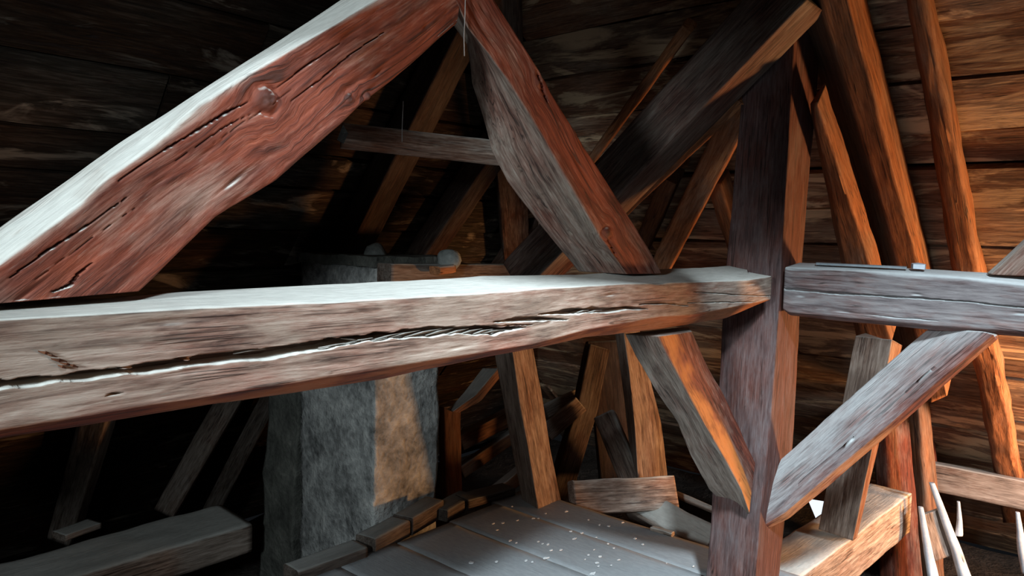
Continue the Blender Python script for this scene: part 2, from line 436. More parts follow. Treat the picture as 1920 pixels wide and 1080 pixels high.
# rubble floor of the attic below the walkway
gx, gy = np.meshgrid(np.linspace(-1.2, 5.3, 60), np.linspace(-3.0, 4.3, 60), indexing='ij')
gz = -.62 + .05 * fbm(np.stack([gx * 3, gy * 3, gx * 0], 2), 3, 4)
ii = np.arange(3600).reshape(60, 60)
fl = np.stack([ii[:-1, :-1], ii[1:, :-1], ii[1:, 1:], ii[:-1, 1:]], 2).reshape(-1, 4).tolist()
floor = link('floor', mesh_from('floor', np.stack([gx, gy, gz], 2).reshape(-1, 3), fl), MRB); tag(floor, kind='structure')

# ------------------------------------------------------------------ frame 1: long rail, braces, post
YF = .96
def Y(pts, v): return [PY(x, y, v) for x, y in pts]
def X(pts, v): return [PX(x, y, v) for x, y in pts]
def shift(e, d): return [p + A(d) for p in e]

# --- long horizontal rail
arris = Y([(-260, 613), (0, 600), (320, 579), (640, 565), (900, 550), (1040, 540), (1160, 533), (1300, 530), (1400, 526), (1446, 518)], YF)
front_low = Y([(-260, 924), (0, 807), (460, 733), (700, 694), (1000, 646), (1100, 619), (1240, 594), (1300, 590), (1380, 575), (1444, 562)], YF)
low = Y([(-260, 950), (0, 826), (460, 752), (720, 714), (900, 674), (1000, 657), (1100, 634), (1200, 623), (1360, 600), (1442, 568)], YF + .045)
top_back = Y([(-200, 590), (0, 574), (300, 548), (640, 530), (900, 516), (1080, 514), (1240, 504), (1400, 496), (1424, 498)], 1.14)
arris[0][0] = front_low[0][0] = low[0][0] = top_back[0][0] = -.02
low_back = [p + A([0, .14, .0]) for p in low]
for e in (top_back, low_back, low, front_low, arris): e[-1][0] = 2.40
def crk(pts, hw, d, face=1, pl=('y', YF), **kw):
    f = PY if pl[0] == 'y' else PX
    P3 = [f(x, y, pl[1]) for x, y in pts]
    return dict(face=face, path=P3, w=[h / FPX * ((p - EYE) @ FW) for h, p in zip(hw, P3)], d=d, **kw)
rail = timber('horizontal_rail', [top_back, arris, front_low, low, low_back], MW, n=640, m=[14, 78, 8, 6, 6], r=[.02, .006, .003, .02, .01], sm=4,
    grey=[.9, .80, .05, .2, .3], orange_tint=[0, 0, .5, .3, 0], tone=[1, 1, .8, .8, .8], bow=.0, hew=.0022, grain=.0008, dents=14,  # orange on the lower chamfer stands in for warm light from below
    cracks=[crk([(-200, 752), (0, 722), (100, 713), (230, 697), (330, 686), (520, 660), (600, 648), (660, 639), (720, 632)], [8, 9, 8, 7, 7, 9, 11, 10, 2], .042),
            crk([(200, 693), (300, 680), (440, 661), (520, 653)], [1, 4, 4, 1], .02),
            crk([(640, 641), (700, 632), (800, 622), (860, 619), (930, 619), (985, 614)], [3, 8, 10, 10, 8, 1], .040),
            crk([(925, 603), (985, 598), (1040, 599), (1065, 600)], [1, 5.5, 3, 1], .024),
            crk([(1010, 590), (1060, 585), (1110, 581), (1140, 582), (1180, 577), (1215, 580)], [1, 5, 6, 4, 3.5, 1], .026),
            crk([(1200, 571), (1245, 568.5), (1290, 573)], [1, 2.2, 1], .010),
            crk([(1290, 567), (1350, 567), (1440, 566)], [.8, 1.2, .8], .006),
            crk([(1300, 547), (1380, 553), (1445, 555)], [.8, 1.2, .8], .006),
            crk([(880, 612), (950, 610), (1000, 609)], [.8, 1.4, .8], .007),
            crk([(130, 595), (136, 593), (143, 590)], [2, 4, 2], .016),
            crk([(0, 595), (60, 594), (125, 596)], [1, 1.3, .6], .006),
            crk([(200, 742), (215, 739), (232, 738)], [1, 3, 1], .008)])
tag(rail, 'long weathered grey-brown horizontal beam with an open jagged crack along its face', 'beam')
# torn fibres bridging the crack
def sliver(pts, wpx, parent, mat, yb, name='splinter'):
    P3 = [PY(x, y, yb + dy) for x, y, dy in pts]; n = len(P3); V = []; f = []
    for i, p in enumerate(P3):
        w = wpx / FPX * ((p - EYE) @ FW) * (1 if 0 < i < n - 1 else .45)
        V += [p + A([0, 0, w / 2]), p + A([0, .004, -w / 2]), p + A([0, .006, w / 2])]
    for i in range(n - 1):
        for k in range(3): f.append((i * 3 + k, i * 3 + (k + 1) % 3, (i + 1) * 3 + (k + 1) % 3, (i + 1) * 3 + k))
    f += [(0, 2, 1), (n * 3 - 3, n * 3 - 2, n * 3 - 1)]
    me = mesh_from(name, V, f, False)
    set_attr(me, 'g', A(V)); set_attr(me, 'w', np.tile([.9, 0, .6], (len(V), 1)))
    return link(name, me, mat, parent)
for (x0, y0, x1, y1, w) in ((600, 653, 668, 643, 3), (622, 652, 690, 640, 2.4), (650, 645, 700, 634, 2.2), (640, 635, 690, 642, 2.6), (690, 642, 745, 634, 2.6),
                            (705, 637, 760, 624, 2.4), (730, 634, 790, 620, 3), (760, 633, 830, 617, 4), (800, 630, 850, 617, 4), (838, 628, 880, 617, 3.5),
                            (862, 628, 905, 617, 3), (890, 627, 925, 618, 4), (905, 626, 945, 619, 3), (440, 664, 500, 655, 2.5), (1085, 586, 1105, 582, 2), (1105, 586, 1130, 582, 2)):
    sliver([(x0, y0, .004), ((x0 + x1) / 2, (y0 + y1) / 2 - .8, .001), (x1, y1, .006)], w, rail, MW, YF)
# red-brown bruised flakes on the rail's left end
for (x, y, w, h) in ((86, 662, 26, 7), (98, 667, 22, 5), (112, 676, 30, 8), (126, 683, 26, 6), (118, 688, 16, 6), (138, 686, 20, 6)):
    sliver([(x - w / 2, y - 3, -.001), (x, y, -.005), (x + w / 2, y + 3, -.001)], h, rail, MWB, YF - .002, 'red_flake').data.attributes['w'].data.foreach_set('vector', np.tile([-.4, 0, 1.1], 9))

# --- left brace
YB = 1.05
ar = Y([(-150, 602), (0, 497), (156, 381), (207, 330), (290, 270), (375, 195), (467, 138), (640, 38), (760, -34), (880, -110)], YB)
bl = Y([(262, 546), (290, 519), (405, 405), (519, 337), (640, 233), (685, 190), (770, 122), (856, 48)], YB)
bl_end = PY(856, 48, YB)
tb = Y([(-150, 528), (0, 421), (109, 345), (202, 322 - 40), (345, 187), (467, 108), (640, -2), (760, -78), (870, -150)], YB + .15)
# cut the foot level on the rail
ar[0] = PY(-128, 580, YB); tb[0] = PY(-128, 580, YB) + A([0, .15, 0])
bb = [p + A([0, .15, 0]) for p in bl]
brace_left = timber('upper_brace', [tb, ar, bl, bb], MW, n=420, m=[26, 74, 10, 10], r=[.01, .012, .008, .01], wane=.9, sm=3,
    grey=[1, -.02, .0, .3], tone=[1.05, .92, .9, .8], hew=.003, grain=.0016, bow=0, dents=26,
    knots=[(PY(500, 186, YB), .019, .009), (PY(655, 185, YB), .008, .004), (PY(690, 180, YB), .007, .003)],
    cracks=[crk([(20, 520), (90, 470), (190, 405), (250, 360)], [.8, 2.2, 1.8, .6], .008, pl=('y', YB), up=(-.6, 0, .8)),
            crk([(190, 360), (300, 285), (420, 215), (470, 190)], [.8, 2.2, 2.4, .8], .008, pl=('y', YB), up=(-.6, 0, .8)),
            crk([(330, 300), (420, 240), (470, 215)], [.6, 1.4, .6], .005, pl=('y', YB), up=(-.6, 0, .8)),
            crk([(520, 165), (580, 120), (640, 80)], [.6, 2.2, .6], .007, pl=('y', YB), up=(-.6, 0, .8)),
            crk([(545, 190), (600, 150), (660, 100), (720, 60)], [.6, 1.6, 1.6, .6], .006, pl=('y', YB), up=(-.6, 0, .8)),
            crk([(100, 548), (135, 535), (148, 515), (175, 490)], [1.5, 3, 2.5, 1], .010, pl=('y', YB), up=(-.6, 0, .8)),
            crk([(400, 270), (470, 222), (560, 160)], [.5, 1.2, .5], .004, pl=('y', YB), up=(-.6, 0, .8)),
            crk([(60, 530), (160, 455), (260, 385)], [.5, 1.2, .5], .004, pl=('y', YB), up=(-.6, 0, .8))])
tag(brace_left, 'broad reddish diagonal brace at upper left with dusty white top and big knot', 'beam')

# --- second brace (rises to the left, crosses the first)
Lb = Y([(700, -200), (826, -14), (852, 22), (872, 62), (880, 110), (886, 160), (905, 222), (920, 282), (950, 341), (985, 387), (1025, 436), (1084, 509)], YB + .15)
Mb = Y([(745, -200), (846, -14), (864, 22), (878, 54), (915, 100), (950, 147), (1015, 250), (1060, 330), (1120, 435), (1176, 514)], YB)
Rb = Y([(800, -200), (925, -6), (1010, 130), (1050, 200), (1100, 280), (1170, 390), (1220, 470), (1241, 513)], YB)
Bb = [Rb[i] + A([0, .15, 0]) for i in range(len(Rb))]
UPB = (-.8, 0, -.5)
brace_mid = timber('upper_brace', [Lb, Mb, Rb, Bb], MW, n=360, m=[34, 34, 6, 8], r=[.006, .005, .008, .008], sm=3,
    grey=[.72, .02, .9, .4], tone=[.72, 1.0, 1.0, .8], hew=.003, grain=.0009, bow=0, dents=16,
    knots=[(PY(1138, 437, YB), .016, .006), (PY(1012, 155, YB), .014, .004)],
    cracks=[crk([(1006, 130), (1014, 160), (1026, 190)], [2, 5, 2], .012, pl=('y', YB), up=(1, 0, 0)),
            crk([(1140, 450), (1152, 470), (1168, 500)], [2, 3, 1], .008, pl=('y', YB), up=(1, 0, 0)),
            dict(face=0, path=[PY(908, 225, YB + .1), PY(960, 300, YB + .1), PY(1010, 375, YB + .1), PY(1070, 455, YB + .1)], w=[.002, .006, .005, .002], d=.012, up=(1, 0, 0)),
            dict(face=0, path=[PY(1000, 340, YB + .08), PY(1060, 420, YB + .08), PY(1110, 495, YB + .08)], w=[.001, .004, .002], d=.009, up=(1, 0, 0)),
            dict(face=0, path=[PY(960, 210, YB + .05), PY(985, 262, YB + .05)], w=[.001, .004], d=.008, up=(1, 0, 0))])
tag(brace_mid, 'slanting two-tone brace, grey underside and red front, standing on the long rail', 'beam')

# --- main corner post
pM = [PY(1497, -70, YF)] + Y([(1483, 178), (1476, 308), (1466, 481), (1462, 560), (1455, 650), (1441, 830), (1426, 960), (1417, 1080)], YF)
pM.append(pM[-1] + (pM[-1] - pM[-4]) * .25)
pR = [PY(1548, -90, YF)] + Y([(1533, 168), (1519, 308), (1504, 491), (1500, 600), (1488, 830), (1470, 1000), (1462, 1080)], YF)
pR.append(pR[-1] + (pR[-1] - pR[-3]) * .3)
xm = lambda y: np.interp(y, [178, 1080], [2.486, 2.395])
pL = [PX(x, y, xm(y)) for x, y in [(1400, -60), (1389, 178), (1376, 330), (1360, 496), (1352, 640), (1345, 760), (1330, 1000), (1322, 1080)]]
pL.append(pL[-1] + (pL[-1] - pL[-3]) * .3)
for e in (pM, pR, pL):
    e[0][2] = 2.10; e[-1][2] = -.05
pB = [pR[min(i, len(pR) - 1)] + A([0, .2, 0]) for i in range(len(pR))]
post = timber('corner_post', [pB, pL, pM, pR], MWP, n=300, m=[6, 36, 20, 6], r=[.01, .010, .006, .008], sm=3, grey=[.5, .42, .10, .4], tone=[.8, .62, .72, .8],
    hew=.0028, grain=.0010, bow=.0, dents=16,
    cracks=[dict(face=1, path=[PX(1475, 230, 2.48), PX(1462, 480, 2.47), PX(1449, 640, 2.455), PX(1436, 800, 2.43)], w=[.002, .003, .003, .002], d=.009, up=(0, 1, 0)),
            dict(face=1, path=[PX(1410, 260, 2.48), PX(1400, 430, 2.48)], w=[.001, .002], d=.005, up=(0, 1, 0))])
tag(post, 'thick upright corner post where the two horizontal rails meet', 'post')

# --- right rail (frame 2)
XF = 2.47
r_top = X([(1467, 501), (1530, 503), (1690, 511), (1815, 520), (1920, 533), (2200, 556)], XF)
r_back = X([(1478, 490), (1530, 492), (1615, 497.5), (1705, 503), (1840, 510), (1920, 514), (2200, 526)], XF + .15)
r_low = X([(1462, 579), (1480, 586), (1590, 596), (1690, 604), (1750, 610), (1920, 622), (2200, 648)], XF)
r_lb = X([(1462, 584), (1480, 592), (1590, 604), (1690, 613), (1750, 619), (1920, 632), (2200, 660)], XF + .03)
r_lbb = [p + A([.11, 0, 0]) for p in r_lb]
for e in (r_top, r_back, r_low, r_lb, r_lbb): e[0][1] = .945
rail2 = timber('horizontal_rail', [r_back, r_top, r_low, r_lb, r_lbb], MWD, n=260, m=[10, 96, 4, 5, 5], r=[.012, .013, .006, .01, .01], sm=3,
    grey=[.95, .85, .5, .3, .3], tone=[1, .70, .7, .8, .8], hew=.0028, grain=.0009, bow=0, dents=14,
    cracks=[crk([(1464, 541), (1590, 551), (1690, 557), (1815, 566), (1930, 578)], [3, 2.2, 1.8, 1.6, 1.8], .016, pl=('x', XF), lip=9),
            crk([(1630, 590), (1700, 597), (1760, 602)], [.6, 1.5, .6], .004, pl=('x', XF))])
tag(rail2, 'shorter bluish-grey horizontal beam running right from the corner post', 'beam')

# --- lower brace left of the post
YC = .985
cM = Y([(1234, 631), (1270, 700), (1317, 788), (1363, 867), (1390, 918), (1405, 962)], YC)
cR = Y([(1297, 622), (1317, 664), (1363, 749), (1386, 800), (1400, 835), (1416, 868)], YC)
cL = Y([(1172, 626), (1192, 668), (1224, 723), (1270, 793), (1294, 853), (1330, 918), (1386, 973)], YC + .14)
cB = [p + A([0, .14, 0]) for p in cR]
cB[0] = PY(1290, 612, YC + .14)
cS = Y([(1270, 626), (1300, 690), (1340, 765), (1372, 830), (1394, 880), (1409, 925)], YC - .001)
brace_low = timber('lower_brace', [cL, cM, cS, cR, cB], MW, n=260, m=[30, 16, 16, 5, 6], r=[.006, .006, .004, .009, .008], sm=2, grey=[.9, -.1, .12, .7, .4], orange_tint=[0, .85, .0, 0, 0],  # left strip of the front face is tinted orange
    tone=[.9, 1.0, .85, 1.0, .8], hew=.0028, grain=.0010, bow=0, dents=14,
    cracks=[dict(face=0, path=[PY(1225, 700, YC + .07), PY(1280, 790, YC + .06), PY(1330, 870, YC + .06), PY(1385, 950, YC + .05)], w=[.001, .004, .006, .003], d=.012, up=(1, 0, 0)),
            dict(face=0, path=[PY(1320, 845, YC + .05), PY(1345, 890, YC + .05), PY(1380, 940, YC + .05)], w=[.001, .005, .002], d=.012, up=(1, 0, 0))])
tag(brace_low, 'short brace left of the corner post with an orange-red front and grey side', 'beam')

# --- lower brace right of the post (frame 2)
XD = 2.455
dT = X([(1744, 612), (1667, 676), (1583, 750), (1511, 817), (1466, 858)], XD + .105)
dM = X([(1790, 618), (1700, 690), (1610, 766), (1530, 838), (1441, 912)], XD + .045)
dM2 = X([(1848, 622), (1745, 706), (1640, 800), (1540, 884), (1436, 968)], XD)
dB = X([(1862, 627), (1756, 717), (1650, 811), (1550, 895), (1472, 962), (1434, 984)], XD)
dBB = X([(1870, 637), (1764, 729), (1658, 823), (1558, 908), (1480, 972), (1442, 991)], XD + .03)
dBk = [p + A([.05, 0, .03]) for p in dBB]
brace_right = timber('lower_brace', [dT, dM, dM2, dB, dBB, dBk], MWD, n=240, m=[14, 26, 6, 4, 5, 5], r=[.012, .03, .02, .003, .003, .01], orange_tint=[0,0,0,.6,.6,0], grey=[.95, .86, .6, .1, .2, .4], tone=[1, .88, .8, 1.4, .9, .9], hew=.0022, grain=.0008, bow=0, dents=0)  # orange, brighter lower edge paints warm light from beneath onto the timber
tag(brace_right, 'pale round-edged brace rising right from the post to the shorter rail', 'beam')

# --- brace above the right rail, cut by the frame edge
eT = X([(1846, 513), (1900, 464), (2010, 360), (2130, 246)], XD + .09)
eM = X([(1858, 515), (1910, 467), (2022, 364), (2142, 250)], XD + .06)
eB = X([(2010, 521), (2070, 468), (2180, 372), (2300, 268)], XD + .06)
brace_ur = timber('upper_brace', [shift(eT, (.02, 0, 0)), eM, eB, shift(eB, (.1, 0, 0))], MW, n=100, m=[6, 24, 5, 5], r=.006, grey=[.9, .35, .3, .3], tone=[1, .75, .8, .8], hew=.002, bow=0)
tag(brace_ur, 'purple-brown brace foot standing on the shorter rail at the right edge', 'beam')

# ------------------------------------------------------------------ deck
deck = empty('walkway_deck', (1.5, 1.0, 0), 'dusty grey plank walkway deck scattered with white flakes', 'deck')
DX1, DY1 = 2.75, 2.24
rg = np.random.default_rng(4)
xs = [DX1 - .0, 2.50, 2.20, 1.90, 1.62, 1.35, 1.08, .80, .50]
for i in range(len(xs) - 1):
    x1, x0 = xs[i], xs[i + 1] + .0012
    y1 = DY1 + (0 if i else .02) + rg.uniform(-.01, .01)
    dz = rg.uniform(-.0015, .0005) if i else 0
    ed = [[(x0, -.4, dz), (x0, y1, dz)], [(x1, -.4, dz), (x1, y1, dz)], [(x1, -.4, dz - .045), (x1, y1, dz - .045)], [(x0, -.4, dz - .045), (x0, y1, dz - .045)]]
    o = timber('floor_board', [[A(p) for p in e] for e in ed], MDK, n=50, m=[8, 1, 1, 1], nb=2, r=.003, wane=.8, hew=.0020, grain=.0003, bow=0, grey=.8)
    part(o, deck)
# --- edging planks along the deck's far left edge
for i, (pa, pb, h) in enumerate(((((560, 1092), (690, 1044), .06)), ((700, 1036), (766, 1000), .07), ((770, 998), (828, 962), .075), ((836, 972), (892, 940), .05), ((880, 952), (968, 928), .055))):
    a = PZ(*pa, .0) + A([0, .05, -.02 + h / 2]); b = PZ(*pb, .0) + A([0, .05, -.02 + h / 2])
    o = bar('edging_block', a, b, .10, h, (0, -1, 0), MWB, n=24, r=.008, grey=.8, tone=.26)
    tag(o, ['dark edging block at the deck edge cut by the bottom of the picture', 'dark edging block below the pale flue, second from the bottom of the picture',
            'dark edging block at the foot of the pale flue', 'dark short edging block right of the pale flue foot', 'grey edging block at the deck corner left of the leaning strut'][i], 'block', 'edging blocks along the deck')
# --- white flakes
flk = [(905, 942), (925, 942 + 40), (932, 994), (943, 981), (960, 950), (970, 976), (1000, 972), (1010, 972), (1023, 963), (1017, 1020), (1027, 1021), (1033, 1032), (1052, 1031),
       (1070, 1003 - 6), (1075, 1011), (1023, 1047), (986, 1052), (998, 1054), (931, 1054), (883, 1055), (1078, 1010), (1103, 975), (1091, 1000), (1118, 1008), (1124, 985), (1142, 987), (1114, 1031),
       (1103, 1041), (1125, 1044), (1119, 1056), (1122, 1062), (1097, 1049), (1151, 1028), (1160, 1050), (1167, 980), (1190, 1010), (1205, 1021), (1250, 1056), (1300, 1062), (1112, 1076), (1146, 1060), (1062, 959), (1009, 1016), (957, 1014), (968, 1018), (1140, 1020)]
rg2 = random.Random(3)
def flake(p, s, rot, lab=None):
    n = 7; V = []
    for k in range(n):
        a = 2 * math.pi * k / n + rot; rr = s * rg2.uniform(.6, 1.15) * (1.0 if k % 2 else .8)
        V.append((rr * math.cos(a) * 1.3, rr * math.sin(a) * .8, .0012 + rg2.uniform(0, .25) * s))
    V = V + [(x * .96, y * .96, .0) for x, y, zz in V]
    f = [tuple(range(n)), tuple(range(2 * n - 1, n - 1, -1))] + [(k, n + k, n + (k + 1) % n, (k + 1) % n) for k in range(n)]
    o = link('plaster_flake', mesh_from('plaster_flake', V, f, False), MCH); o.location = p
    return tag(o, lab or 'small white flake lying on the dusty deck boards', 'flake', 'white flakes on the deck')
for i, (x, y) in enumerate(flk):
    p = PZ(x, y, .004)
    flake(p, {15: .013, 19: .013, 39: .012, 16: .009}.get(i, rg2.uniform(.0042, .0095)), rg2.uniform(0, 6), {15: 'largest curled white flake near the middle of the deck', 19: 'long pale flake at the dark left part of the deck', 39: 'big white flake at the bottom edge of the picture on the deck'}.get(i))

# ------------------------------------------------------------------ masonry flue
def masonry(name, x0, x1, y0, y1, z0, z1, mat, parent, amp=.012, seed=1, taper=0):
    import bmesh
    bm = bmesh.new(); bmesh.ops.create_cube(bm, size=1.0)
    bmesh.ops.subdivide_edges(bm, edges=bm.edges[:], cuts=23, use_grid_fill=True)
    V = np.array([v.co[:] for v in bm.verts]) + .5
    P = np.stack([x0 + (x1 - x0) * V[:, 0], y0 + (y1 - y0) * V[:, 1] + taper * (1 - V[:, 2]), z0 + (z1 - z0) * V[:, 2]], 1)
    nz = np.stack([fbm(P * 7, seed + k, 4) for k in range(3)], 1) + .5 * np.stack([fbm(P * 30, seed + 5 + k, 3) for k in range(3)], 1)
    c = P.mean(0)
    P = P + nz * amp
    for v, p in zip(bm.verts, P): v.co = p
    for f in bm.faces: f.smooth = True
    me = bpy.data.meshes.new(name); bm.to_mesh(me); bm.free()
    return link(name, me, mat, parent)
flue = empty('masonry_flue', (2.1, 2.8, -.6), 'stout plastered masonry flue standing behind the deck edge, pale upper face', 'chimney')
FX0, FX1, FY0, FY1 = 2.0, 2.37, 2.5, 3.06
part(masonry('shaft', FX0, FX1, FY0, FY1, -.62, 1.10, MPL, None, .012, 3), flue)
part(masonry('rear_pier', 2.02, 2.36, 3.08, 3.36, -.62, .72, MPD, None, .016, 9, .10), flue)
part(masonry('cap_slab', 1.985, 2.40, 2.49, 3.07, 1.085, 1.13, MPD, None, .008, 13), flue)
# stones lying on the flue
def stone(p, s, seed, label):
    import bmesh
    bm = bmesh.new(); bmesh.ops.create_icosphere(bm, subdivisions=3, radius=1)
    V = np.array([v.co[:] for v in bm.verts]); d = 1 + .22 * fbm(V * 1.6 + seed, seed, 3)
    P = V * d[:, None] * A(s)
    for v, q in zip(bm.verts, P): v.co = q
    for f in bm.faces: f.smooth = True
    me = bpy.data.meshes.new('stone'); bm.to_mesh(me); bm.free()
    o = link('stone', me, MST); o.location = p
    return tag(o, label, 'stone')
stone(PX(703, 481, 2.15), (.055, .05, .06), 3, 'rounded dark stone on top of the flue, left of the other stone')
stone(PX(842, 488, 2.28), (.05, .06, .05), 8, 'dark angular stone right of the flue top, lying on the purlin ledge')
rail3 = bar('wall_ledge_timber', PY(720, 512, 2.42), PY(960, 510, 2.36), .10, .08, (0, -1, 0), MWB, grey=.6, tone=.45)
tag(rail3, 'dark low timber seen just above the long rail beside the flue', 'beam')
o = bar('wood_offcut', PY(815, 507, 2.30), PY(845, 503, 2.31), .06, .035, (0, -1, 0), MWO, n=16, grey=-.2, tone=1.0)
tag(o, 'small orange wood offcut lying on the dark timber behind the rail', 'offcut')

# ------------------------------------------------------------------ struts around the deck corner
def strip3(name, Lp, Mp, Rp, plane, w, mat, label, cat='strut', group=None, **kw):
    """L side-face edge, M arris, R front edge, in pixels on a y- or x-plane; side face reaches back by w"""
    f = Y if plane[0] == 'y' else X
    back = A([0, w, 0]) if plane[0] == 'y' else A([w, 0, 0])
    m_ = f(Mp, plane[1]); r_ = f(Rp, plane[1]); l_ = f(Lp, plane[1] + w)
    kw.setdefault('n', 90); kw.setdefault('m', [14, 16, 5, 5]); kw.setdefault('bow', 0)
    o = timber(name, [l_, m_, r_, [p + back for p in r_]], mat, **kw)
    return tag(o, label, cat, group)
strip3('leaning_strut', [(920, 600), (929, 672), (943, 746), (955, 821), (980, 946)], [(944, 580), (962, 667), (974, 755), (990, 840), (1009, 956)],
       [(985, 580), (1001, 659), (1015, 730), (1034, 847), (1053, 942)], ('y', 2.06), .13, MWB,
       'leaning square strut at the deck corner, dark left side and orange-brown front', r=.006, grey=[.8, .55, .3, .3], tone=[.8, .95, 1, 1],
       cracks=[dict(face=1, path=[PY(1020, 830, 2.06), PY(1028, 900, 2.06), PY(1034, 948, 2.06)], w=[.001, .003, .002], d=.006, up=(1, 0, 0))])
# strut further back with the small cross block
strip3('rear_strut', [(1150, 600), (1164, 700), (1177, 800), (1185, 912)], [(1166, 600), (1180, 700), (1190, 800), (1197, 912)],
       [(1196, 600), (1222, 720), (1241, 794), (1254, 908)], ('y', 1.95), .11, MWB,
       'upright brown strut standing behind the deck, seen left of the short brace', r=.006, grey=[.8, .6, .3, .3], tone=[.9, .85, 1, 1],
       cracks=[dict(face=1, path=[PY(1212, 720, 1.95), PY(1222, 800, 1.95), PY(1228, 900, 1.95)], w=[.001, .003, .002], d=.006, up=(1, 0, 0))])
o = bar('cross_block', PD(1072, 934, 3.55), PD(1262, 924, 3.72), .16, .075, (-.3, -.4, -1), MWB, n=50, m=8, r=.012, grey=.75, tone=1.3, hew=.006)
tag(o, 'short rough dusty block lying across the foot of the rear strut', 'block')
o = bar('sole_timber', PD(1195, 950, 3.80), PD(1345, 1030, 3.35), .13, .15, (-.6, -.75, .5), MWB, n=50, m=8, r=.02, grey=.85, tone=.75, hew=.006)
tag(o, 'sloping grey sole timber below the rough block, ending at the post', 'beam')
o = bar('diagonal_foot', PD(1135, 780, 4.1), PD(1200, 935, 3.85), .10, .12, (-.8, -.5, 0), MWB, n=40, r=.02, grey=.8, tone=.8)
tag(o, 'dark diagonal timber foot left of the rear strut', 'strut')
o = bar('stretcher_lath', PD(1270, 928, 3.9), PD(1360, 966, 3.7), .03, .035, (0, -1, 0), MWB, n=24, r=.006, grey=.7, tone=.9)
tag(o, 'thin grey lath behind the corner post near its foot', 'lath')
o = bar('broken_chip', PZ(1222, 990, .008), PZ(1262, 1002, .008), .016, .03, (0, 0, 1), MWB, n=16, r=.006, grey=1, tone=1.3)
tag(o, 'small pale wood chip at the edge of the deck beside the sole timber', 'offcut')
# dark wooden upright and curved pieces between the struts
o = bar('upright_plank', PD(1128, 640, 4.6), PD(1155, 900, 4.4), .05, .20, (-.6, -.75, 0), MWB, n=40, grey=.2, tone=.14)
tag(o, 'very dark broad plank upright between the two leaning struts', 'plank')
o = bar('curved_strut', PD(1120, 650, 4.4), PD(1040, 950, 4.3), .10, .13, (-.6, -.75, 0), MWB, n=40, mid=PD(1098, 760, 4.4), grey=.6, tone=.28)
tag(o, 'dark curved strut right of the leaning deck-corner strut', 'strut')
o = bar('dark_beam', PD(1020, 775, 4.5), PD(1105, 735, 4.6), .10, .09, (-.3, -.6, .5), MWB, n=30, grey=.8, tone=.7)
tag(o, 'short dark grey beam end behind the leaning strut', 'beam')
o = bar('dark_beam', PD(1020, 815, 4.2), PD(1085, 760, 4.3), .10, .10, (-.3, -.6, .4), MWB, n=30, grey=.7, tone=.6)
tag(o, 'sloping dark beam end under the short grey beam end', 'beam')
strip3('valley_foot', [(905, 690), (870, 735), (842, 768)], [(935, 690), (893, 740), (848, 772)], [(940, 706), (902, 752), (862, 774)], ('y', 2.55), .10, MWO,
       'short diagonal timber with an orange-lit lower edge right of the flue', r=.006, grey=[.8, .0, .3, .3], tone=[.45, .7, 1, 1], n=50)
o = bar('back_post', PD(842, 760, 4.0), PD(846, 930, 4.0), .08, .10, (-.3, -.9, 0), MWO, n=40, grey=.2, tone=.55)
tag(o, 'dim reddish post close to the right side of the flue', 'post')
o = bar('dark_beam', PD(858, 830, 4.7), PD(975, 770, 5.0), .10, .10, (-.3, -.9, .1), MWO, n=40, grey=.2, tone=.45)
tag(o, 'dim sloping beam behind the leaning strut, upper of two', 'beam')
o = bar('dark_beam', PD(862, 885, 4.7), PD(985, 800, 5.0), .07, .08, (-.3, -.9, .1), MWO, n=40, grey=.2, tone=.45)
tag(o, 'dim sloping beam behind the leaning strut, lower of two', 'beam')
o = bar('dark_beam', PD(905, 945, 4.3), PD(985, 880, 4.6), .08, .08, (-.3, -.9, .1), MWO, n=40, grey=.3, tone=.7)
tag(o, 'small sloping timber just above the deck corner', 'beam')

# ------------------------------------------------------------------ timbers below the left eave
plate_a, plate_b = A([-.6, 3.49, -.28]), A([1.88, 3.46, -.28])
o = bar('wall_plate', plate_a, plate_b, .15, .34, (0, -.04, 1), MWB, n=90, m=10, r=.02, grey=.95, tone=.85, hew=.008)
tag(o, 'dusty grey wall plate beam along the left eave at lower left', 'beam')
o = bar('plate_offcut', PZ(110, 1006, -.17), PZ(178, 982, -.17), .03, .10, (0, 0, 1), MWB, n=16, r=.006, grey=1, tone=.8)
tag(o, 'flat dusty offcut lying on the left wall plate', 'offcut')
def on_left(px, py, off): n = unit([0, -SL, -1]); return PN(px, py, A([0, YL, ZL]) + n * off, n)
def on_end(px, py, off): n = unit([-SE, 0, -1]); return PN(px, py, A([XE, 0, ZE]) + n * off, n)
NL = tuple(unit([0, -SL, -1])); NE_ = tuple(unit([-SE, 0, -1]))
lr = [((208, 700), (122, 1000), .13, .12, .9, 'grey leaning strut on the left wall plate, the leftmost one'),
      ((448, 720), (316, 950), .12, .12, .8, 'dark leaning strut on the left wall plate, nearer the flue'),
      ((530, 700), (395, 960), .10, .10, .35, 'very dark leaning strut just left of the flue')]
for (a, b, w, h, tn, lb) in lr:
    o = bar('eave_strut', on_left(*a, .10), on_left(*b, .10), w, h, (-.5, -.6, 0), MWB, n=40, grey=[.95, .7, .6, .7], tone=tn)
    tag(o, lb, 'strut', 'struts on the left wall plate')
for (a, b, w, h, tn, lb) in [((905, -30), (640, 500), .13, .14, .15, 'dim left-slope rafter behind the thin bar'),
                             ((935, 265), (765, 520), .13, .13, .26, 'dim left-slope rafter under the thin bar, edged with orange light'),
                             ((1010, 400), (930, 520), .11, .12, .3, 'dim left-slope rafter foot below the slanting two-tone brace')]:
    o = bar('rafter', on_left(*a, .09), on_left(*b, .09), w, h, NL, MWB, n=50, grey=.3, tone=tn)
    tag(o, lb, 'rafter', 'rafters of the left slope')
o = bar('thin_bar', PD(640, 254, 2.55), PD(945, 288, 2.75), .06, .07, (-.55, -.7, .5), MWB, n=50, m=6, r=.004, grey=[.4, .3, .2, .3], tone=1.3)
